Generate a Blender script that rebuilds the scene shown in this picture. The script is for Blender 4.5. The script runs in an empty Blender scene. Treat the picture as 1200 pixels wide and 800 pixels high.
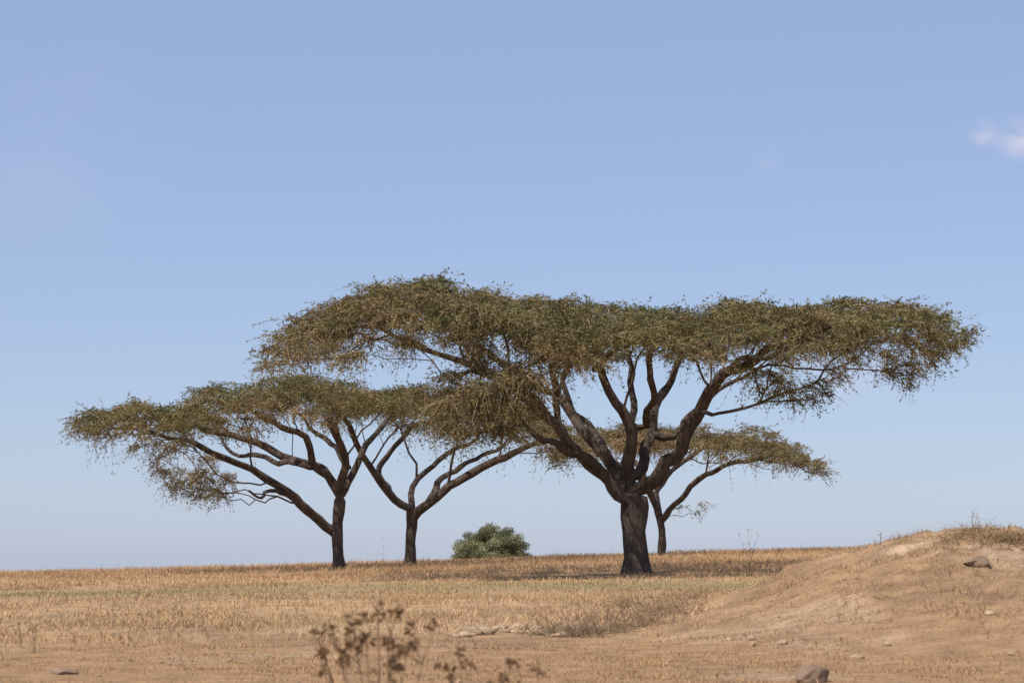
import bpy, math, random
import numpy as np
from mathutils import Vector
rng=np.random.default_rng(7); random.seed(7)
F=1200*85/36; CAMZ=1.7; A=math.atan(250/F)
ca,sa=math.cos(A),math.sin(A)
def P(px,py,d):
    x=(px-600)/F; y=(400-py)/F
    dy=ca-y*sa; dz=sa+y*ca
    t=d/dy
    return np.array([x*t,d,CAMZ+dz*t])
# ---------- noise ----------
_tab=rng.random((256,256))
def vn(x,y,s,o=0):
    x=np.asarray(x,float)/s+o*17.3+1000; y=np.asarray(y,float)/s+o*9.1+1000
    xi=np.floor(x).astype(int); yi=np.floor(y).astype(int); fx=x-xi; fy=y-yi
    fx=fx*fx*(3-2*fx); fy=fy*fy*(3-2*fy)
    a=_tab[xi%256,yi%256]; b=_tab[(xi+1)%256,yi%256]; c=_tab[xi%256,(yi+1)%256]; d=_tab[(xi+1)%256,(yi+1)%256]
    return (a*(1-fx)+b*fx)*(1-fy)+(c*(1-fx)+d*fx)*fy
def fb(x,y,s,o=0):
    return (vn(x,y,s,o)*.5+vn(x,y,s/2.1,o+1)*.3+vn(x,y,s/4.3,o+2)*.2)
# ---------- terrain ----------
_d=np.arange(-200,160,.5)
_f=np.interp(_d,[-200,42,55,97,118,133,140,160],[0,0,.05,.586,.85,.985,1.0,1.0])
k=np.hanning(17);k/=k.sum(); _f=np.convolve(np.pad(_f,8,mode='edge'),k,'valid')
_mx=np.arange(-60,80,.1)
_mz=np.interp(_mx,[-2,1,3,4.6,6.0,7.2,8.2,9.3,10.4,12.4,20,30,45],[0,.02,.1,.38,.85,1.38,1.70,2.0,2.18,2.24,2.2,1.5,0])
k2=np.hanning(13);k2/=k2.sum(); _mz=np.convolve(np.pad(_mz,6,mode='edge'),k2,'valid')
def mound(x,y):
    sy=np.where(y<57,12.5,9.0)
    wob=(vn(x,y,6,5)-.5)*2.0
    return np.interp(x+wob*.6,_mx,_mz)*np.exp(-(np.abs((y-57)/sy))**2.0)
def H(x,y):
    x=np.asarray(x,float);y=np.asarray(y,float)
    f=np.interp(y,_d,_f)
    z=f*(1.46+.0325*40*np.tanh(x/40))
    over=np.maximum(0,y-142); z=z-.013*over*(over/(over+12))
    m=mound(x,y); z=z+m
    near=np.exp(-np.maximum(0,y-60)/60)
    z=z+near*(fb(x,y,5,1)-.5)*.12+(fb(x,y,1.3,2)-.5)*.10*np.exp(-np.maximum(0,y-70)/25)
    mm=np.clip(m/1.0,0,1)
    z=z+mm*((fb(x,y,2.2,3)-.5)*.42+(fb(x,y,.7,4)-.5)*.36)
    z=z+.16*np.exp(-(((x+6.6)/1.3)**2+((y-29)/2.0)**2))*(.7+.6*fb(x,y,.5,8))
    return z
def hit(px,py):
    ds=np.arange(8,160,.1); pts=np.array([P(px,py,d) for d in ds])
    g=H(pts[:,0],pts[:,1]); i=np.argmax(pts[:,2]<=g)
    return np.array([pts[i,0],pts[i,1],g[i]])
# ---------- mesh builder ----------
class MB:
    def __init__(s): s.v=[];s.f=[];s.m=[];s.c=[];s.sm=[];s.n=0
    def add(s,v,f,mat=0,col=(1,1,1),smooth=False):
        v=np.asarray(v,float).reshape(-1,3); f=np.asarray(f,int)
        if len(v)==0: return
        c=np.broadcast_to(np.asarray(col,float),(len(v),3))
        s.v.append(v);s.c.append(c);s.f.append(f+s.n);s.m.append(np.full(len(f),mat));s.sm.append(np.full(len(f),smooth));s.n+=len(v)
    def build(s,name,mats,origin=(0,0,0)):
        me=bpy.data.meshes.new(name)
        v=np.concatenate(s.v)-np.array(origin); me.vertices.add(len(v)); me.vertices.foreach_set('co',v.ravel().astype(np.float32))
        L=np.concatenate([f.ravel() for f in s.f]); tot=np.concatenate([np.full(len(f),f.shape[1]) for f in s.f])
        st=np.concatenate([[0],np.cumsum(tot)[:-1]])
        me.loops.add(len(L)); me.loops.foreach_set('vertex_index',L.astype(np.int32))
        me.polygons.add(len(tot)); me.polygons.foreach_set('loop_start',st.astype(np.int32)); me.polygons.foreach_set('loop_total',tot.astype(np.int32))
        me.polygons.foreach_set('material_index',np.concatenate(s.m).astype(np.int32))
        me.polygons.foreach_set('use_smooth',np.concatenate(s.sm).astype(bool))
        me.update(calc_edges=True)
        ca_=me.color_attributes.new('Col','FLOAT_COLOR','POINT')
        c=np.concatenate(s.c); ca_.data.foreach_set('color',np.hstack([c,np.ones((len(c),1))]).ravel().astype(np.float32))
        for m in mats: me.materials.append(m)
        o=bpy.data.objects.new(name,me); o.location=origin; bpy.context.scene.collection.objects.link(o); return o
def unit(a): return a/np.maximum(1e-9,np.linalg.norm(a,axis=-1,keepdims=True))
# ---------- materials ----------
def newmat(name):
    m=bpy.data.materials.new(name); m.use_nodes=True; nt=m.node_tree; nt.nodes.clear()
    return m,nt,nt.nodes.new,nt.links.new
def mat_veg(name,trans=.3,var=.3,scale=3.):
    m,nt,N,L=newmat(name)
    out=N('ShaderNodeOutputMaterial'); at=N('ShaderNodeAttribute'); at.attribute_name='Col'
    g=N('ShaderNodeNewGeometry'); no=N('ShaderNodeTexNoise'); no.inputs['Scale'].default_value=scale; L(g.outputs['Position'],no.inputs['Vector'])
    mr=N('ShaderNodeMapRange'); mr.inputs[3].default_value=1-var; mr.inputs[4].default_value=1+var; L(no.outputs['Fac'],mr.inputs[0])
    mx=N('ShaderNodeVectorMath'); mx.operation='SCALE'; L(at.outputs['Color'],mx.inputs[0]); L(mr.outputs[0],mx.inputs['Scale'])
    d=N('ShaderNodeBsdfDiffuse'); L(mx.outputs[0],d.inputs[0])
    if trans>0:
        t=N('ShaderNodeBsdfTranslucent'); L(mx.outputs[0],t.inputs[0])
        s=N('ShaderNodeMixShader'); s.inputs[0].default_value=trans; L(d.outputs[0],s.inputs[1]); L(t.outputs[0],s.inputs[2]); L(s.outputs[0],out.inputs[0])
    else: L(d.outputs[0],out.inputs[0])
    return m
def mat_solid(name,s1,s2,bump,c_lo,c_hi,rough=.9,stretch=(1,1,1),dist=.03):
    m,nt,N,L=newmat(name)
    out=N('ShaderNodeOutputMaterial'); b=N('ShaderNodeBsdfPrincipled'); b.inputs['Roughness'].default_value=rough
    b.inputs['Specular IOR Level'].default_value=.12
    g=N('ShaderNodeNewGeometry'); mp=N('ShaderNodeMapping'); mp.inputs['Scale'].default_value=stretch; L(g.outputs['Position'],mp.inputs[0])
    n1=N('ShaderNodeTexNoise'); n1.inputs['Scale'].default_value=s1; n1.inputs['Detail'].default_value=6; L(mp.outputs[0],n1.inputs['Vector'])
    n2=N('ShaderNodeTexNoise'); n2.inputs['Scale'].default_value=s2; n2.inputs['Detail'].default_value=5; n2.inputs['Roughness'].default_value=.7; L(mp.outputs[0],n2.inputs['Vector'])
    ad=N('ShaderNodeMath'); ad.operation='ADD'; L(n1.outputs['Fac'],ad.inputs[0]); L(n2.outputs['Fac'],ad.inputs[1])
    mr=N('ShaderNodeMapRange'); mr.inputs[1].default_value=.7; mr.inputs[2].default_value=1.3; mr.inputs[3].default_value=c_lo; mr.inputs[4].default_value=c_hi; L(ad.outputs[0],mr.inputs[0])
    at=N('ShaderNodeAttribute'); at.attribute_name='Col'
    mx=N('ShaderNodeVectorMath'); mx.operation='SCALE'; L(at.outputs['Color'],mx.inputs[0]); L(mr.outputs[0],mx.inputs['Scale']); L(mx.outputs[0],b.inputs['Base Color'])
    bp=N('ShaderNodeBump'); bp.inputs['Strength'].default_value=bump; bp.inputs['Distance'].default_value=dist; L(n2.outputs['Fac'],bp.inputs['Height']); L(bp.outputs[0],b.inputs['Normal'])
    L(b.outputs[0],out.inputs[0]); return m
M_leaf=mat_veg('acacia_leaf',.22,.35,1.2)
M_twig=mat_veg('dry_twig',.0,.2,2.)
M_bark=mat_solid('acacia_bark',4,16,1.0,.45,1.75,stretch=(1,1,.28),dist=.10)
M_ground=mat_solid('dry_earth',1.6,14,1.0,.62,1.34,dist=.06)
M_grass=mat_veg('dry_grass',.2,.25,.5)
M_rock=mat_solid('rock',4,25,.7,.7,1.25)
# ---------- terrain mesh ----------
ys=np.concatenate([np.arange(-60,10,5),np.arange(10,24,.8),np.arange(24,72,.14),np.arange(72,100,.5),np.arange(100,160,1.),np.geomspace(160,3500,40)])
xs=np.concatenate([-np.geomspace(3000,50,30),np.arange(-48,-14,1.),np.arange(-14,18,.14),np.arange(18,48,1.),np.geomspace(48,3000,30)])
X,Y=np.meshgrid(xs,ys); Z=H(X,Y)
def strip_green(x,y):
    c=82+ (vn(x,y,14,11)-.5)*8
    a=np.exp(-((y-c)/6.0)**2)*np.clip((16-x)/6,0,1)*np.clip(.45+fb(x,y,7,12),0,1)
    b=.6*np.exp(-((y-60)/3.0)**2)*np.clip((2-x)/6,0,1)*fb(x,y,5,17)
    return np.clip(a+b,0,1)
def tall_mask(x,y):
    e=47+(fb(x,y,5,13)-.5)*12+np.where(x>0,x*.6,0)
    m=np.clip((y-e)/6,0,1)*np.clip(1-mound(x,y)/.5,0,1)
    return m*np.where(y>150,0,1)
def gcol(x,y):
    x=np.asarray(x);y=np.asarray(y)
    near=np.array([.38,.228,.120]); straw=np.array([.45,.285,.155]); mnd=np.array([.37,.228,.125]); pale=np.array([.55,.395,.26]); grn=np.array([.27,.225,.11]); dark=np.array([.25,.155,.088])
    t=np.clip((y-44)/8,0,1)[...,None]; c=near*(1-t)+straw*t
    p=np.clip((fb(x,y*.6,3.5,20)-.50)*5,0,1)[...,None]; c=c*(1-p*.55)+dark*p*.55
    m=np.clip(mound(x,y)/.8,0,1)[...,None]; p2=np.clip((fb(x,y,1.8,25)-.46)*5,0,1)[...,None]
    c=c*(1-m)+(mnd*(1-p2*.5)+dark*p2*.5)*m
    crest=np.exp(-((x-9.3)/2.2)**2)
    pm=(np.clip((fb(x,y,1.6,21)-.42)*6,0,1)*np.clip((mound(x,y)-1.2)/.5,0,1)*crest)[...,None]
    c=c*(1-pm*.8)+pale*pm*.8
    pb=(np.clip((fb(x,y*.5,2.6,22)-.60)*7,0,1)*np.clip((62-y)/8,0,1))[...,None]; c=c*(1-pb*.5)+pale*.88*pb*.5
    g=strip_green(x,y)[...,None]*.8; c=c*(1-g)+grn*g
    return c
gc=gcol(X,Y)
mb=MB(); ny,nx=X.shape
idx=np.arange(ny*nx).reshape(ny,nx)
q=np.stack([idx[:-1,:-1],idx[:-1,1:],idx[1:,1:],idx[1:,:-1]],-1).reshape(-1,4)
mb.add(np.stack([X,Y,Z],-1).reshape(-1,3),q,0,gc.reshape(-1,3),True)
mb.build('ground',[M_ground])
# ---------- grass ----------
def blades(mb,x,y,h,w,col,lean=.35,mat=0,z0=None):
    n=len(x); z=H(x,y)-.01 if z0 is None else z0
    a=rng.random(n)*2*np.pi; s=np.stack([np.cos(a),np.sin(a),np.zeros(n)],-1)*(w/2)[:,None]
    b=rng.random(n)*2*np.pi; l=(rng.random(n)**.7)*lean*h
    base=np.stack([x,y,z],-1)
    mid=base+np.stack([np.cos(b)*l*.35,np.sin(b)*l*.35,h*.55],-1); top=base+np.stack([np.cos(b)*l,np.sin(b)*l,h*(1-.15*rng.random(n))],-1)
    v=np.stack([base-s,base+s,mid+s*.8,mid-s*.8,top],1).reshape(-1,3); i=np.arange(n)*5
    f4=np.stack([i,i+1,i+2,i+3],-1); f3=np.stack([i+3,i+2,i+4],-1)
    c=np.repeat(col,5,0)
    mb.add(v,f4,mat,c); mb.f.append(f3+mb.n-len(v)); mb.m.append(np.full(n,mat)); mb.sm.append(np.full(n,False))
def strawcol(n,base=(.53,.35,.195),var=.22):
    c=np.array(base)*(1+ (rng.random((n,1))-.5)*2*var); return c*(1+(rng.random((n,3))-.5)*.1)
g=MB()
n=280000; y=44+98*rng.random(n)**.95; x=(rng.random(n)-.5)*2*(y*.235+4)
pat=fb(x,y*.7,3,30)
keep=rng.random(n)<tall_mask(x,y)*np.clip((pat-.25)*2.2,.12,1); x,y=x[keep],y[keep]; n=len(x)
gr=strip_green(x,y); h=(.06+.15*rng.random(n)**1.5)*(1-.5*gr)*(.45+1.1*fb(x,y,4,31))*(1+np.clip((y-70)/60,0,1)*.45)
c=strawcol(n); t=(gr*rng.random(n)*1.1).clip(0,1)[:,None]; c=c*(1-t)+np.array([.27,.23,.11])*t
tone=(.70+.6*fb(x,y*2.,9,32))[:,None]; c=c*tone
blades(g,x,y,h,.010+.014*rng.random(n)+y*.00009,c,1.1)
n=3500; y=50+90*rng.random(n); x=(rng.random(n)-.5)*2*(y*.235+4)
keep=rng.random(n)<tall_mask(x,y)*vn(x,y,5,33)**2; x,y=x[keep],y[keep]; n=len(x)
blades(g,x,y,.25+.35*rng.random(n),np.full(n,.018),strawcol(n,(.42,.28,.15)),.4)
g.build('dry_field_grass',[M_grass])
g=MB()
n=280000; y=24+48*rng.random(n)**1.1; x=(rng.random(n)-.5)*2*(y*.235+3)
mo=mound(x,y)
keep=rng.random(n)<np.clip((fb(x,y,1.6,40)-.3)*2.2+.25*np.clip(mo,0,1),0.05,1)*(1-.8*tall_mask(x,y)); x,y,mo=x[keep],y[keep],mo[keep]; n=len(x)
cl=np.clip((fb(x,y,.9,43)-.50)*6,0,1)
h=(.02+.05*rng.random(n)**2)*(.5+fb(x,y,1.,41))*(1+2.0*cl*np.clip(mo+.35,0,1))
mc=np.clip(mo,0,1)[:,None]
c=strawcol(n,(.43,.275,.145),.4)*(1-mc)+strawcol(n,(.39,.26,.145),.45)*mc
blades(g,x,y,h,.006+.010*rng.random(n),c,1.3)
g.build('short_dry_grass',[M_grass])
# ---------- branch tubes ----------
def tube(mb,pts,rad,sides,mat,col,noise=.12):
    pts=np.asarray(pts,float); rad=np.asarray(rad,float); n=len(pts)
    t=unit(np.gradient(pts,axis=0)); ref=np.array([.31,.87,.12]); ref=ref/np.linalg.norm(ref)
    u=ref-t[0]*np.dot(ref,t[0]); u/=np.linalg.norm(u); rings=[]
    ang=np.arange(sides)/sides*2*np.pi; lob=1+noise*np.sin(ang*2+rng.random()*6)+noise*.7*np.sin(ang*3+rng.random()*6)
    for i in range(n):
        u=u-t[i]*np.dot(u,t[i]); u/=np.linalg.norm(u); w=np.cross(t[i],u)
        r=rad[i]*lob*(1+noise*.7*(rng.random(sides)-.5))*(1+noise*.9*(rng.random()-.5))
        rings.append(pts[i]+np.outer(np.cos(ang)*r,u)+np.outer(np.sin(ang)*r,w))
    v=np.concatenate(rings); a=np.arange(sides); b=(a+1)%sides; f=[]
    for i in range(n-1): f.append(np.stack([i*sides+a,i*sides+b,(i+1)*sides+b,(i+1)*sides+a],-1))
    mb.add(v,np.concatenate(f),mat,col,True)
def ribbons(mb,p0,dr,L,droop,w,mat,col,seg=4,curl=.15):
    n=len(p0); t=np.linspace(0,1,seg+1); sd=unit(np.cross(dr,rng.normal(size=(n,3))))
    cv=rng.normal(size=(n,3))*curl; pts=[]
    for tt in t:
        c=p0+dr*(L*tt)[:,None]+cv*(L*tt*tt)[:,None]; c[:,2]-=droop*L*tt*tt; pts.append(c)
    vs=[]
    for i,tt in enumerate(t):
        ww=(w*(1-.75*tt)/2)[:,None]*sd; vs+= [pts[i]-ww,pts[i]+ww]
    V=np.stack(vs,1); k=2*(seg+1); base=np.arange(n)*k; f=[]
    for i in range(seg): f.append(np.stack([base+2*i,base+2*i+1,base+2*i+3,base+2*i+2],-1))
    mb.add(V.reshape(-1,3),np.concatenate(f),mat,np.repeat(col,k,0))
    return np.stack(pts,1)
def leaves(mb,pos,ax,ln,wd,mat,col):
    n=len(pos); ax=unit(ax); s=unit(np.cross(ax,rng.normal(size=(n,3))))
    a=pos; tip=pos+ax*ln[:,None]; m=pos+ax*(ln*.5)[:,None]; s=s*(wd/2)[:,None]
    V=np.stack([a,m+s,tip,m-s],1).reshape(-1,3); i=np.arange(n)*4
    mb.add(V,np.stack([i,i+1,i+2,i+3],-1),mat,np.repeat(col,4,0))
def sph(n,zl=-1,zh=1):
    z=zl+(zh-zl)*rng.random(n); a=rng.random(n)*2*np.pi; r=np.sqrt(np.maximum(0,1-z*z)); return np.stack([r*np.cos(a),r*np.sin(a),z],-1)
def inpoly(x,y,poly):
    c=False; j=len(poly)-1
    for i in range(len(poly)):
        xi,yi=poly[i];xj,yj=poly[j]
        if (yi>y)!=(yj>y) and x<(xj-xi)*(y-yi)/(yj-yi)+xi: c=not c
        j=i
    return c
def fillpoly(poly,n,dd,R):
    xs_=[p[0] for p in poly]; ys_=[p[1] for p in poly]; o=[]
    while len(o)<n:
        a=random.uniform(min(xs_),max(xs_)); b=random.uniform(min(ys_),max(ys_))
        if inpoly(a,b,poly): o.append((a,b,random.uniform(*dd),random.uniform(*R)))
    return o

def acacia(name,d0,limbs,outline,hd,npads,extra=(),drop=(1.1,.6),thick=.9,padR=1.2,tw=48,lv=640,rs=.8,barkcol=(.10,.076,.060),brown=.5,seed=1):
    global rng
    rng=np.random.default_rng(seed)
    mb=MB(); s=F/d0
    nodes=[];par=[];rad=[];path=[]
    def addn(p,pa,r):
        nodes.append(np.array(p,float));par.append(pa);rad.append(r)
        path.append(0 if pa<0 else path[pa]+np.linalg.norm(nodes[-1]-nodes[pa])); return len(nodes)-1
    bx=P(limbs[0][1][0][0],limbs[0][1][0][1],d0); gz=float(H(bx[0],bx[1]))
    for li,(td,pl) in enumerate(limbs):
        n=len(pl); pts=[]; sc_=.82 if li==0 else rs
        for j,(a,b,r) in enumerate(pl):
            dd=td[0]+(td[1]-td[0])*j/(n-1) if n>1 else 0
            p=P(a,b,d0); pts.append((np.array([p[0],d0+dd,p[2]]),r/s*sc_))
        if li==0:
            pts[0]=(np.array([pts[0][0][0],d0,gz-.25]),pts[0][1]); pa=-1
        else:
            ds=[np.linalg.norm(q-pts[0][0]) for q in nodes]; pa=int(np.argmin(ds))
        prev=pa; prevp=None if pa<0 else nodes[pa]; prevr=pts[0][1]
        for (p,r) in pts:
            if prevp is None: prev=addn(p,-1,r); prevp=p; prevr=r; continue
            L=np.linalg.norm(p-prevp)
            if L<.15: continue
            k=max(1,int(L/.4))
            wv=rng.normal(size=3)*.13*min(L,1.2)*(1 if li else .15)
            for m in range(1,k+1):
                t=m/k; q=prevp*(1-t)+p*t
                if m<k: q=q+rng.normal(size=3)*(.06 if li else .015)+wv*math.sin(math.pi*t)
                prev=addn(q,prev,prevr*(1-t)+r*t)
            prevp=nodes[prev]; prevr=r
    nh=len(nodes)
    ox=[P(a,b,d0)[0] for a,b in outline]; oz=[P(a,b,d0)[2] for a,b in outline]
    x0,x1=ox[0],ox[-1]; xc=(x0+x1)/2; hx=(x1-x0)/2
    pads=[]; tries=0
    while len(pads)<npads and tries<60000:
        tries+=1
        u=(rng.random()*2-1); w=rng.random()*2-1
        if abs(u)**2.4+abs(w)**2.2>1: continue
        x=xc+u*hx*.985; dd=w*hd; lay=rng.random()**1.4
        ok=True
        for q in pads:
            if (q[0]-x)**2+(q[1]-d0-dd)**2+(2.0*(q[5]-lay*thick))**2<(padR*.62)**2: ok=False;break
        if not ok and tries<40000: continue
        zt=np.interp(x,ox,oz); zr=(zt-CAMZ)*min(1,(d0+dd)/d0)+CAMZ
        dr=drop[0] if w<0 else drop[1]
        z=zr-dr*w*w*w*w*.5-dr*.5*w*w-lay*thick-.25*padR*.8-.6*(vn(x,dd+50,2.4,3+seed)**1.5)
        e=max(0,1-(abs(u)**2.4+abs(w)**2.2)); R=padR*(.6+.55*rng.random())*(.7+.3*min(1,e*3))
        pads.append((x,d0+dd,z,R,1-e,lay*thick))
    for (a,b,dd,R) in extra:
        p=P(a,b,d0+dd); pads.append((p[0],p[1],p[2],R,1.1,0))
    root=nodes[0]; ctr=np.array([root[0],d0])
    order=sorted(range(len(pads)),key=lambda i:np.hypot(pads[i][0]-ctr[0],pads[i][1]-ctr[1]))
    htot=np.mean(oz)-root[2]
    pad_dir={}
    for i in order:
        x,y_,z,R,e,_=pads[i]; a=np.array([x,y_,z-.15*R])
        NN=np.array(nodes); D=np.linalg.norm(NN-a,axis=1)
        cost=D+.5*np.array(path)+np.where(NN[:,2]>a[2]+.1,2*(NN[:,2]-a[2]),0)+np.where(NN[:,2]<root[2]+htot*.33,50,0)
        b=int(np.argmin(cost)); q0=nodes[b]; L=D[b]
        k=max(2,int(L/.45)); v=a-q0
        c1=q0+v*np.array([.42,.42,.66])+rng.normal(size=3)*.10*L
        prev=b
        for m in range(1,k+1):
            t=m/k; q=(1-t)**2*q0+2*t*(1-t)*c1+t*t*a
            if m<k: q=q+rng.normal(size=3)*.07
            prev=addn(q,prev,0)
        v=a-q0; pad_dir[i]=unit(np.array([v[0],v[1],0])+1e-6)
    n=len(nodes); acc=np.zeros(n); ch=[[] for _ in range(n)]
    for i in range(n-1,-1,-1):
        if acc[i]==0: acc[i]=.019**2.2
        if par[i]>=0: acc[par[i]]+=acc[i]; ch[par[i]].append(i)
    pr=acc**(1/2.2); R_=np.array([max(rad[i],min(pr[i],.09)) if i<nh else min(pr[i],.10) for i in range(n)])
    for i in range(nh,n):
        R_[i]=min(R_[i],R_[par[i]]*.95)
    stack=[(0,None)]
    while stack:
        st,pp=stack.pop(); chain=[] if pp is None else [pp]; rr=[] if pp is None else [min(R_[pp],R_[st]*1.15)]
        c=st
        while True:
            chain.append(c); rr.append(R_[c])
            if not ch[c]: break
            nxt=max(ch[c],key=lambda j:(R_[j],acc[j]))
            for o in ch[c]:
                if o!=nxt: stack.append((o,c))
            c=nxt
        if len(chain)<2: continue
        pts=np.array([nodes[j] for j in chain]); rr=np.array(rr)
        if pp is None:
            rr[0]*=1.35; 
            if len(rr)>2: rr[1]*=1.1
        big=rr.max()>.09
        if big:
            pts2=pts.copy(); pts2[1:-1]=(pts[:-2]+3*pts[1:-1]+pts[2:])/5; pts=pts2
        cc=np.array(barkcol)*(1 if big else 1.1)
        tube(mb,pts,rr,12 if big else 5,0,cc,.17 if big else .05)
    for i,(x,y_,z,R,e,lay) in enumerate(pads):
        isx=e>1.05; wisp=isx and R<.72
        k=int(tw*(R/padR)**1.5*(1.2 if isx else 1)*(1.5 if wisp else 1)); o=pad_dir[i]
        az=rng.random(k)*2*np.pi; el=np.radians(-14+44*rng.random(k))
        if isx: el=np.radians(-42+60*rng.random(k))
        elif e>.85: el=np.radians(-30+58*rng.random(k))
        dr=np.stack([np.cos(az)*np.cos(el),np.sin(az)*np.cos(el),np.sin(el)],-1)+o*.45*(.4+e)
        dr=unit(dr); L=R*(.4+.75*rng.random(k))
        p0=np.array([x,y_,z])+rng.normal(size=(k,3))*np.array([R*.28,R*.28,.08])
        tn=.75+.6*rng.random(); tc=np.array([.26,.185,.112])*tn*(.5+.9*rng.random((k,1)))
        pts=ribbons(mb,p0,dr,L,.2+(.9 if isx else .4)*rng.random(k),.020+.012*rng.random(k),2,tc,3,.18)
        dens=.45+1.1*fb(x+3*seed,y_+2*z,3,52)
        m=int(lv*(R/padR)**2*(.85 if isx else 1)*dens*1.2); ti=rng.integers(0,k,m); t=rng.random(m)**.8*3
        t0=np.minimum(t.astype(int),2); fr=(t-t0)[:,None]
        pos=pts[ti,t0]*(1-fr)+pts[ti,t0+1]*fr+rng.normal(size=(m,3))*np.array([.022,.022,.027])
        ax=dr[ti]*.9+sph(m)*np.array([1,1,.7])
        bm=np.clip(brown+(fb(x,y_+3*z,4,50)-.5)*2.0+(rng.random(m)-.5)*.7+(.15 if isx else 0),0,1)[:,None]
        ct=.74+.52*rng.random()
        col=(np.array([.135,.143,.056])*(1-bm)+np.array([.265,.190,.095])*bm)*ct*(.6+.8*rng.random((m,1)))
        leaves(mb,pos,ax,.08+.10*rng.random(m),.03+.032*rng.random(m),1,col)
    o=mb.build(name,[M_bark,M_leaf,M_twig],tuple(root)); return o

random.seed(3)
big_extra=fillpoly([(325,385),(430,350),(560,350),(700,375),(700,405),(650,440),(615,470),(560,470),(500,435),(440,412),(370,425),(318,428)],56,(-9,-4),(.8,1.2))
big_extra+=fillpoly([(490,425),(640,425),(628,470),(605,508),(560,515),(515,498),(500,470)],28,(-9,-6.5),(.7,1.1))
big_extra+=fillpoly([(700,380),(1000,370),(1110,380),(1090,405),(1000,405),(900,420),(830,412),(720,405)],36,(-8.5,-3),(.7,1.1))
big_extra+=[(900,438,-5,.9),(925,455,-6,.7),(948,466,-5,.6),(905,462,-4,.6),(880,432,-6,.9),(975,430,-2,.7),(1000,420,-2,.7),(1040,415,0,.9),(1055,438,0,.7),(1065,425,0,.8),(1085,410,1,.9),(1100,398,0,.9),(1062,400,-2,1.),(1125,392,0,.7),(960,445,-4,.7),(1048,430,1,.7),(1075,432,1,.5),(915,445,-5,.8)]
big_extra+=[(930,468,-5,.5),(965,458,-4,.5),(890,455,-5,.6),(1060,448,0,.5),(1035,432,0,.6),(1090,425,0,.5),(1112,405,0,.5),(1140,384,0,.5),(985,440,-3,.5),(945,452,-5,.6)]
acacia('acacia_tree',97,[
 ((0,0),[(746,673,17),(744,640,15),(742,605,15.5),(743,580,17)]),
 ((0,-5),[(740,588,10),(715,562,10),(688,545,9),(662,522,8.5),(640,492,8),(606,462,7),(560,440,5.5),(515,424,4.5),(465,404,3.5),(410,388,2.5)]),
 ((0,4),[(740,575,9),(714,542,8),(690,510,7),(668,478,6.5),(640,455,5),(600,425,4.5),(560,395,3),(500,365,2)]),
 ((0,-2),[(742,572,9),(740,530,8),(733,492,7),(712,462,5.5),(702,432,5),(698,405,4),(672,380,3)]),
 ((0,5),[(746,560,8),(756,520,7.5),(768,488,7),(783,455,6),(798,425,5),(815,395,3.5),(850,370,2)]),
 ((0,-3),[(750,572,11),(774,538,10),(797,512,9),(822,472,8),(852,436,7),(885,416,5.5),(930,402,4.5),(985,386,3.5),(1050,385,2.2)]),
 ((0,3),[(736,500,6),(742,460,5.5),(745,425,4.5),(738,395,3)]),
 ((-2,-7),[(640,492,6),(622,470,5),(585,455,4),(550,452,3),(520,462,2)]),
 ((1,5),[(797,512,6),(815,480,5),(850,450,4),(900,425,3)]),
 ((-1,-5),[(668,522,6),(652,492,5),(650,455,5),(655,420,4),(640,390,3)]),
 ((-1,-6),[(852,436,5),(890,428,4),(925,415,3),(950,400,2)]),
 ((-1,-7),[(708,556,6),(672,535,5.5),(640,520,5),(612,500,4),(590,480,3)]),
 ((0,5),[(715,545,6),(700,510,5),(672,480,4.5),(660,440,4),(680,410,3)]),
 ((0,-6),[(760,500,5),(765,470,4.5),(755,440,4),(770,410,3)]),
 ((0,-5),[(702,432,4),(715,415,3.5),(735,405,3),(765,395,2)]),
],
 [(300,418),(330,378),(370,362),(400,343),(440,322),(500,319),(570,329),(615,341),(650,340),(685,352),(720,350),(760,346),(810,351),(860,337),(905,341),(945,350),(985,341),(1030,350),(1075,356),(1105,368),(1135,384)],
 10,320,extra=big_extra,padR=1.14,lv=650,tw=50,brown=.48,seed=11,rs=.77)
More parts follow.
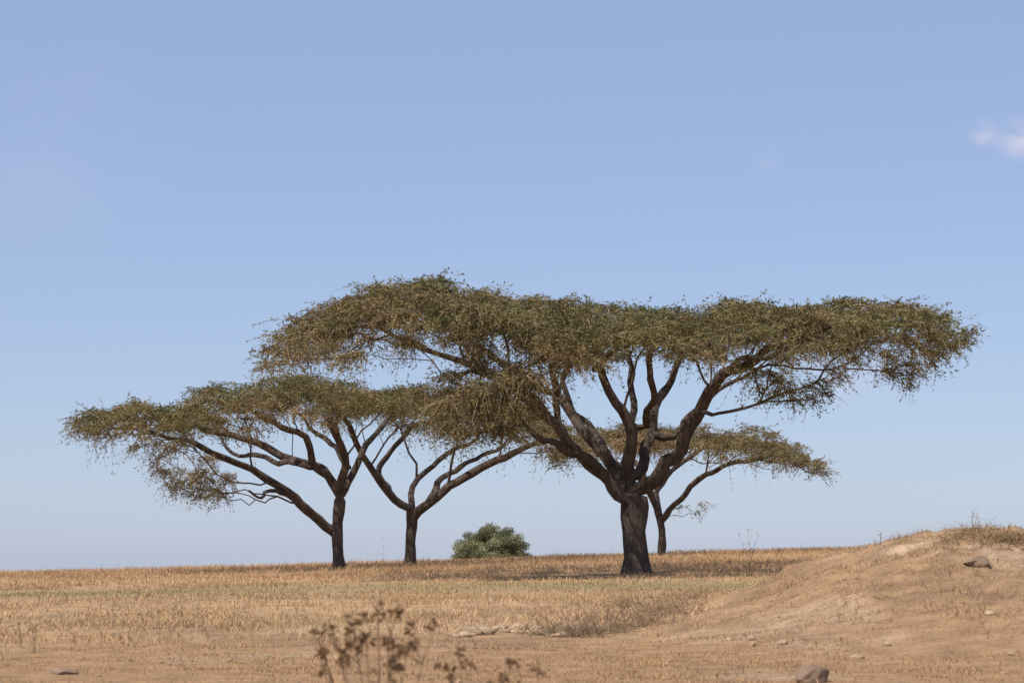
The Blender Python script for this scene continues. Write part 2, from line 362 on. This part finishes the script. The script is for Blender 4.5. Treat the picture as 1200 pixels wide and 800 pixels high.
acacia('acacia_tree',118,[
 ((0,0),[(398,665,10),(396,640,9),(395,612,9),(399,585,9)]),
 ((0,-3),[(393,622,6),(375,607,6),(352,590,6),(325,566,5.5),(290,547,4.5),(255,533,4),(215,517,3),(170,500,2)]),
 ((0,3),[(398,580,6),(383,556,5.5),(350,540,5),(310,522,4.5),(270,508,4),(225,498,3)]),
 ((0,-2),[(400,580,6),(408,548,5),(398,515,4.5),(388,480,3.5),(375,465,2.5)]),
 ((0,3),[(402,580,6),(418,545,5),(432,515,4.5),(450,492,3.5),(470,470,2.5)]),
 ((0,-3),[(385,558,5),(365,528,4.5),(340,505,4),(300,485,3),(270,470,2)]),
 ((-1,4),[(355,545,4),(325,545,3.5),(290,530,3),(250,515,2)]),
 ((0,-5),[(352,590,3.5),(330,575,3),(318,583,2),(305,578,1.5)]),
 ((0,5),[(408,548,4),(390,520,3.5),(360,500,3),(345,480,2)]),
],
 [(82,487),(110,475),(150,468),(200,466),(240,464),(243,440),(256,436),(272,444),(300,438),(330,432),(350,430),(380,437),(430,445),(480,450),(520,462)],
 8,165,
 extra=[(100,500,0,1.),(130,508,-3,1.),(165,520,-4,.9),(190,535,-4,.8),(215,550,-4,.9),(235,562,-3,.9),(255,572,-3,.8),(225,577,-3,.5),(185,545,-2,.6),(200,522,-4,1.),(240,535,-5,.9),(290,500,-5,1.),(270,556,-3,.7),(160,500,-4,1.1),(150,488,-2,1.1),(195,495,2,1.1),(260,580,-3,.6),(210,570,-3,.6),(245,550,-3,.9)]+fillpoly([(230,480),(330,470),(420,480),(400,505),(300,500),(240,510)],12,(-6,-2),(.8,1.1))+fillpoly([(150,505),(250,520),(285,555),(255,582),(215,575),(165,530)],14,(-5,1),(.6,.9)),
 padR=1.1,tw=42,lv=490,brown=.4,thick=.8,seed=12,rs=.84)
acacia('acacia_tree',128,[
 ((0,0),[(480,661,8),(481,635,7.5),(484,607,8)]),
 ((0,-3),[(482,608,5.5),(468,592,5),(448,566,4.5),(432,542,4),(415,508,3.5),(400,485,2.5)]),
 ((0,-2),[(486,605,5),(497,594,5),(522,576,4.5),(552,557,4.5),(590,538,4),(622,522,3),(650,512,2)]),
 ((0,3),[(484,603,5),(480,580,4.5),(487,560,4),(510,540,3.5),(535,520,3),(560,500,2)]),
 ((0,4),[(500,593,4),(515,560,3.5),(545,540,3),(590,520,2.5)]),
 ((0,3),[(448,566,4),(452,535,3.5),(470,510,3),(490,490,2)]),
],
 [(385,478),(400,458),(440,448),(500,440),(540,447),(580,456),(620,470),(660,488),(700,505)],
 8,120,extra=[(640,525,-3,.9),(665,520,-3,1.),(610,515,-5,1.),(600,500,-5,1.),(560,500,-5,1.)]+fillpoly([(420,480),(640,490),(640,520),(560,515),(430,505)],12,(-6,-3),(.8,1.1)),
 padR=1.2,tw=38,lv=450,brown=.4,thick=.8,seed=13,rs=.9)
acacia('acacia_tree',133,[
 ((0,0),[(775,651,7),(776,620,6),(770,597,6)]),
 ((0,-3),[(775,612,4.5),(790,590,4),(805,570,4),(835,553,3.5),(870,543,3),(905,532,2)]),
 ((0,3),[(770,597,5),(768,575,4),(790,548,3.5),(825,525,3),(860,512,2)]),
 ((0,-3),[(768,592,4.5),(755,566,4),(725,545,3.5),(690,530,3),(660,525,2)]),
 ((0,3),[(762,575,4),(752,548,3.5),(735,520,3),(710,510,2)]),
],
 [(640,528),(665,505),(700,493),(750,489),(800,486),(860,491),(900,496),(935,515),(972,536)],
 7.5,120,extra=[(800,592,-2,.5),(822,590,-2,.5),(815,600,-2,.4),(945,540,0,.8),(915,538,-3,.8),(880,535,-4,.9),(845,535,-5,.8),(960,541,0,.5)]+fillpoly([(700,510),(900,510),(920,535),(820,530),(720,530)],16,(-6,-3),(.8,1.1)),
 padR=1.15,tw=36,lv=450,brown=.4,thick=.8,seed=14,rs=.9)
rng=np.random.default_rng(21)
# ---------- distant round bush ----------
def round_bush(name,px,top,d,w,h):
    mb=MB(); x=(px-600)/F*d/ca*1.0; gz=float(H(x,d)); ztop=P(px,top,d)[2]
    for k in range(7):
        a=rng.random()*6.28; r=w*.25*rng.random()
        p=np.array([[x,d,gz-.2],[x+.3*r*np.cos(a),d+.3*r*np.sin(a),gz+1.],[x+r*np.cos(a),d+r*np.sin(a),(ztop+gz)/2]])
        tube(mb,p,[.16,.12,.05],6,0,(.08,.06,.05))
    for k in range(180):
        v=sph(1,-.3,1)[0]; r=.98*rng.random()**.4; c=np.array([x+v[0]*w/2*r*.95,d+v[1]*w/2*r*.95,gz+.7+max(-.1,v[2])*(ztop-gz-.8)*r])
        m=300; pos=c+sph(m)*(.5*rng.random((m,1))**.4)*np.array([1,1,.75])
        tn=.6+.9*rng.random(); col=np.array([.22,.22,.12])*tn*(.7+.6*rng.random((m,1)))
        leaves(mb,pos,sph(m),.10+.08*rng.random(m),.05+.04*rng.random(m),1,col)
    mb.build(name,[M_bark,M_leaf],(x,d,gz))
round_bush('leafy_bush',575,615,185,6.5,3.6)
# ---------- dry wiry shrubs ----------
def wiry(name,spots,col=(.24,.165,.10)):
    mb=MB(); 
    for (x,y,h,r,k) in spots:
        p0=np.array([x,y,0])+rng.normal(size=(k,3))*np.array([r*.5,r*.5,0])
        p0[:,2]=H(p0[:,0],p0[:,1])-.02
        dr=unit(sph(k,.15,1)*np.array([r/h,r/h,1])); L=h*(.4+.7*rng.random(k)); c=np.array(col)*(.6+.8*rng.random((k,1)))
        pts=ribbons(mb,p0,dr,L,.15+.4*rng.random(k),np.full(k,.012),0,c,4,.3)
        m=k*4; ti=rng.integers(0,k,m); t0=rng.integers(1,4,m); q=pts[ti,t0]
        ribbons(mb,q,unit(dr[ti]+sph(m)*1.0),L[ti]*.35*(.4+rng.random(m)),.1*np.ones(m),np.full(m,.009),0,c[ti],3,.3)
    s=spots[0]; mb.build(name,[M_twig],(s[0],s[1],float(H(s[0],s[1]))))
def sp(px,py,h,r,k): 
    p=hit(px,py); return (p[0],p[1],h,r,k)
wiry('dry_shrub',[sp(a,b,.4+.35*rng.random(),.7,90) for a,b in [(672,745),(690,742),(710,738),(728,728),(742,735),(757,722),(772,716),(790,710),(735,712),(720,742),(805,702),(650,742),(700,726),(820,696),(680,746),(755,732),(785,722)]],(.24,.172,.11))
wiry('dry_shrub',[sp(a,b,.32+.25*rng.random(),.6,90) for a,b in [(1115,634),(1130,628),(1145,626),(1160,630),(1175,632),(1190,636),(1205,640),(1150,636),(1180,642),(1215,632),(1195,630)]],(.27,.185,.10))
wiry('dry_shrub',[sp(930+rng.random()*270,660+rng.random()*90,.08+.14*rng.random(),.5,34) for _ in range(26)],(.28,.19,.11))
wiry('dry_shrub',[sp(rng.random()*900,755+rng.random()*38,.06+.10*rng.random(),.4,26) for _ in range(22)],(.30,.20,.115))
def stalk_weed(name,px,py,h,k=4):
    mb=MB(); p=hit(px,py); z=float(H(p[0],p[1]))
    p0=np.array([p[0],p[1],z])+rng.normal(size=(k,3))*np.array([.06,.06,0])
    dr=unit(np.array([0,0,1])+rng.normal(size=(k,3))*.14)
    pts=ribbons(mb,p0,dr,h*(.6+.5*rng.random(k)),.0*np.ones(k),np.full(k,.018),0,strawcol(k,(.30,.21,.13)),4,.08)
    m=k*9; ti=rng.integers(0,k,m); t0=rng.integers(2,5,m)
    ribbons(mb,pts[ti,t0],unit(sph(m,.3,1)),h*.10*(.4+rng.random(m)),.0*np.ones(m),np.full(m,.018),0,strawcol(m,(.30,.21,.13)),2,.2)
    mb.build(name,[M_twig],(p[0],p[1],z))
for a,b,h,k in [(878,668,1.7,4),(886,664,1.3,3),(36,765,.7,5),(24,760,.6,4),(420,672,.8,3),(450,668,1.3,2),(1036,640,.4,2),(660,668,.9,3),(700,664,.6,3),(52,700,.6,3),(365,675,.6,3)]:
    stalk_weed('dry_weed',a,b,h,k)
def seedplant(name,d,stems):
    mb=MB(); x0=(stems[0][0]-600)/F*d; z0=float(H(x0,d)); brown=np.array([.33,.22,.125])
    for (px,py,bx) in stems:
        top=P(px,py,d+rng.normal()*.25); b=np.array([(bx-600)/F*d,d+rng.normal()*.1,0]); b[2]=float(H(b[0],b[1]))-.03
        c=(b+top)/2+np.array([(b[0]-top[0])*.25,0,.1]); t=np.linspace(0,1,10)[:,None]
        pts=(1-t)**2*b+2*t*(1-t)*c+t*t*top+rng.normal(size=(10,3))*.006
        tube(mb,pts,np.linspace(.008,.005,10),5,0,brown,.05)
        def head(p,s):
            m=40; v=sph(m); leaves(mb,p+v*s*.45*rng.random((m,1)),v+np.array([0,0,.3]),s*(.5+.7*rng.random(m)),s*(.3+.3*rng.random(m)),0,brown*(.6+1.0*rng.random((m,1))))
        head(top,.052)
        for j in range(rng.integers(3,5)):
            i=rng.integers(5,9); q=pts[i]; dv=unit(sph(1,.2,.95))[0]; L=.06+.12*rng.random()
            e=q+dv*L+np.array([0,0,.02]); tube(mb,[q,(q+e)/2+np.array([0,0,-.01]),e],[.004,.003,.002],4,0,brown,.05); head(e,.026+.022*rng.random())
    mb.build(name,[M_twig],(x0,d,z0))
seedplant('dried_seed_head_plant',15,[(370,744,425),(390,738,430),(415,732,440),(443,720,445),(464,718,450),(430,748,440),(482,736,455),(508,733,462),(400,765,432),(458,755,448),(378,765,422)])
seedplant('dried_seed_head_plant',16.5,[(538,762,545),(526,784,540),(545,778,550)])
seedplant('dried_seed_head_plant',16,[(600,778,615),(630,786,620),(590,794,612)])
# ---------- rocks ----------
import bmesh
def rock_geo(mb,c,size,col,sub=3,cuts=11,smooth=False):
    bm=bmesh.new(); bmesh.ops.create_icosphere(bm,subdivisions=sub,radius=1); v=np.array([q.co[:] for q in bm.verts]); f=np.array([[q.index for q in fc.verts] for fc in bm.faces]); bm.free()
    o=rng.random(3)*100; r=1+.6*(vn(v[:,0]+o[0],v[:,1]+v[:,2]*.7+o[1],.9)-.5)+.25*(vn(v[:,2]+o[2],v[:,0]-v[:,1]+o[0],.5)-.5)
    for k in range(cuts):
        nn=sph(1)[0]; dd=v@nn; lim=.62+.2*rng.random(); r=np.where(dd*r>lim,r*.35+.65*lim/np.maximum(dd,.1),r)
    v=v*r[:,None]*np.array(size)/2*1.2; a=rng.random()*6.28; R=np.array([[math.cos(a),-math.sin(a),0],[math.sin(a),math.cos(a),0],[0,0,1]])
    mb.add(v@R.T+c,f,0,col,smooth)
for (px,py,wp,hp) in [(953,799,42,24),(1146,662,26,10),(880,750,10,7),(882,757,8,6),(918,755,14,6),(1004,771,16,5),(72,789,30,8),(1160,720,14,5),(855,750,9,4),(1040,757,8,5),(1185,768,10,5)]:
    p=hit(px,min(py,799)); s=F/p[1]; mb=MB(); sz=(wp/s,wp/s*.9,hp/s*1.35)
    rock_geo(mb,p+np.array([0,0,sz[2]*.12]),sz,(.25,.17,.115) if wp>20 else (.42,.30,.19),4 if wp>20 else 3,8,wp<20); mb.build('rock',[M_rock],tuple(p))
mb=MB(); o=hit(590,742)
for k in range(150):
    px=525+140*rng.random(); py=741+ (rng.random()-.5)*6+3*math.sin(px*.05); p=hit(px,py); s=.07+.22*rng.random()**2.5
    rock_geo(mb,p+np.array([0,0,s*.12]),(s*1.4,s,s*.65),np.array([.40,.28,.17])*(.6+.6*rng.random()),2)
mb.build('rubble',[M_rock],tuple(o))
mb=MB()
for k in range(700):
    y=28+38*rng.random(); x=(rng.random()-.5)*2*(y*.23+1)
    if rng.random()>.2+.9*(fb(x,y,3,60)>.5)*(1 if x>2 else .4): continue
    s=.02+.06*rng.random()**3
    rock_geo(mb,np.array([x,y,float(H(x,y))+s*.1]),(s*1.3,s,s*.7),np.array([.38,.26,.15])*(.5+.7*rng.random()),1)
mb.build('pebbles',[M_rock])
# ---------- light / world ----------
sv=Vector((-.42,-.50,0)).normalized(); el=math.radians(58); sun=Vector((sv.x*math.cos(el),sv.y*math.cos(el),math.sin(el)))
ld=bpy.data.lights.new('sun','SUN'); ld.energy=4.9; ld.angle=math.radians(.53); ld.color=(1,.94,.85)
lo=bpy.data.objects.new('sun',ld); lo.rotation_euler=sun.to_track_quat('Z','Y').to_euler(); lo.location=(0,0,50); bpy.context.scene.collection.objects.link(lo)
w=bpy.data.worlds.new('World'); bpy.context.scene.world=w; w.use_nodes=True; nt=w.node_tree; nt.nodes.clear(); N=nt.nodes.new; L=nt.links.new
out=N('ShaderNodeOutputWorld'); bg=N('ShaderNodeBackground'); sky=N('ShaderNodeTexSky'); sky.sky_type='NISHITA'; sky.sun_disc=False
sky.sun_elevation=el; sky.sun_rotation=math.atan2(sun.x,sun.y); sky.air_density=1.0; sky.dust_density=1.5; sky.ozone_density=1.5; sky.altitude=1500
mix=N('ShaderNodeMix'); mix.data_type='RGBA'; mix.inputs['Factor'].default_value=.46
L(sky.outputs[0],mix.inputs['A']); mix.inputs['B'].default_value=(4.55,5.7,9.2,1)
tc=N('ShaderNodeTexCoord')
def cloud(prev,px,py,rad,stren,sc):
    p=P(px,py,100)-np.array([0,0,CAMZ]); p/=np.linalg.norm(p)
    vs=N('ShaderNodeVectorMath'); vs.operation='SUBTRACT'; L(tc.outputs['Generated'],vs.inputs[0]); vs.inputs[1].default_value=tuple(p)
    vm=N('ShaderNodeVectorMath'); vm.operation='MULTIPLY'; L(vs.outputs[0],vm.inputs[0]); vm.inputs[1].default_value=(1,1,1.2)
    ln=N('ShaderNodeVectorMath'); ln.operation='LENGTH'; L(vm.outputs[0],ln.inputs[0])
    mr=N('ShaderNodeMapRange'); mr.interpolation_type='SMOOTHSTEP'; mr.inputs[1].default_value=rad; mr.inputs[2].default_value=0; L(ln.outputs['Value'],mr.inputs[0])
    no=N('ShaderNodeTexNoise'); no.inputs['Scale'].default_value=sc; no.inputs['Detail'].default_value=6; L(vm.outputs[0],no.inputs['Vector'])
    m2=N('ShaderNodeMapRange'); m2.interpolation_type='SMOOTHSTEP'; m2.inputs[1].default_value=.3; m2.inputs[2].default_value=.75; L(no.outputs['Fac'],m2.inputs[0])
    mu=N('ShaderNodeMath'); mu.operation='MULTIPLY'; L(mr.outputs[0],mu.inputs[0]); L(m2.outputs[0],mu.inputs[1])
    m3=N('ShaderNodeMath'); m3.operation='MULTIPLY'; L(mu.outputs[0],m3.inputs[0]); m3.inputs[1].default_value=stren
    mm=N('ShaderNodeMix'); mm.data_type='RGBA'; L(m3.outputs[0],mm.inputs['Factor']); L(prev,mm.inputs['A']); mm.inputs['B'].default_value=(7.2,6.9,8.2,1)
    return mm.outputs['Result']
r=cloud(mix.outputs['Result'],1200,160,.0145,.95,60)
r=cloud(r,1155,156,.009,.7,90); r=cloud(r,900,186,.010,.15,90); r=cloud(r,1000,425,.03,.35,40); r=cloud(r,60,175,.07,.12,15)
bg.inputs[1].default_value=.1; L(r,bg.inputs[0]); L(bg.outputs[0],out.inputs[0])
# ---------- camera ----------
cd=bpy.data.cameras.new('camera'); cd.lens=85; cd.sensor_width=36; cd.clip_end=8000; cd.clip_start=.1
cd.dof.use_dof=True; cd.dof.focus_distance=97; cd.dof.aperture_fstop=3.2
co=bpy.data.objects.new('camera',cd); co.location=(0,0,CAMZ); co.rotation_euler=(math.pi/2+A,0,0); bpy.context.scene.collection.objects.link(co)
bpy.context.scene.camera=co
sc=bpy.context.scene; sc.view_settings.view_transform='Standard'; sc.view_settings.look='None'; sc.view_settings.exposure=0
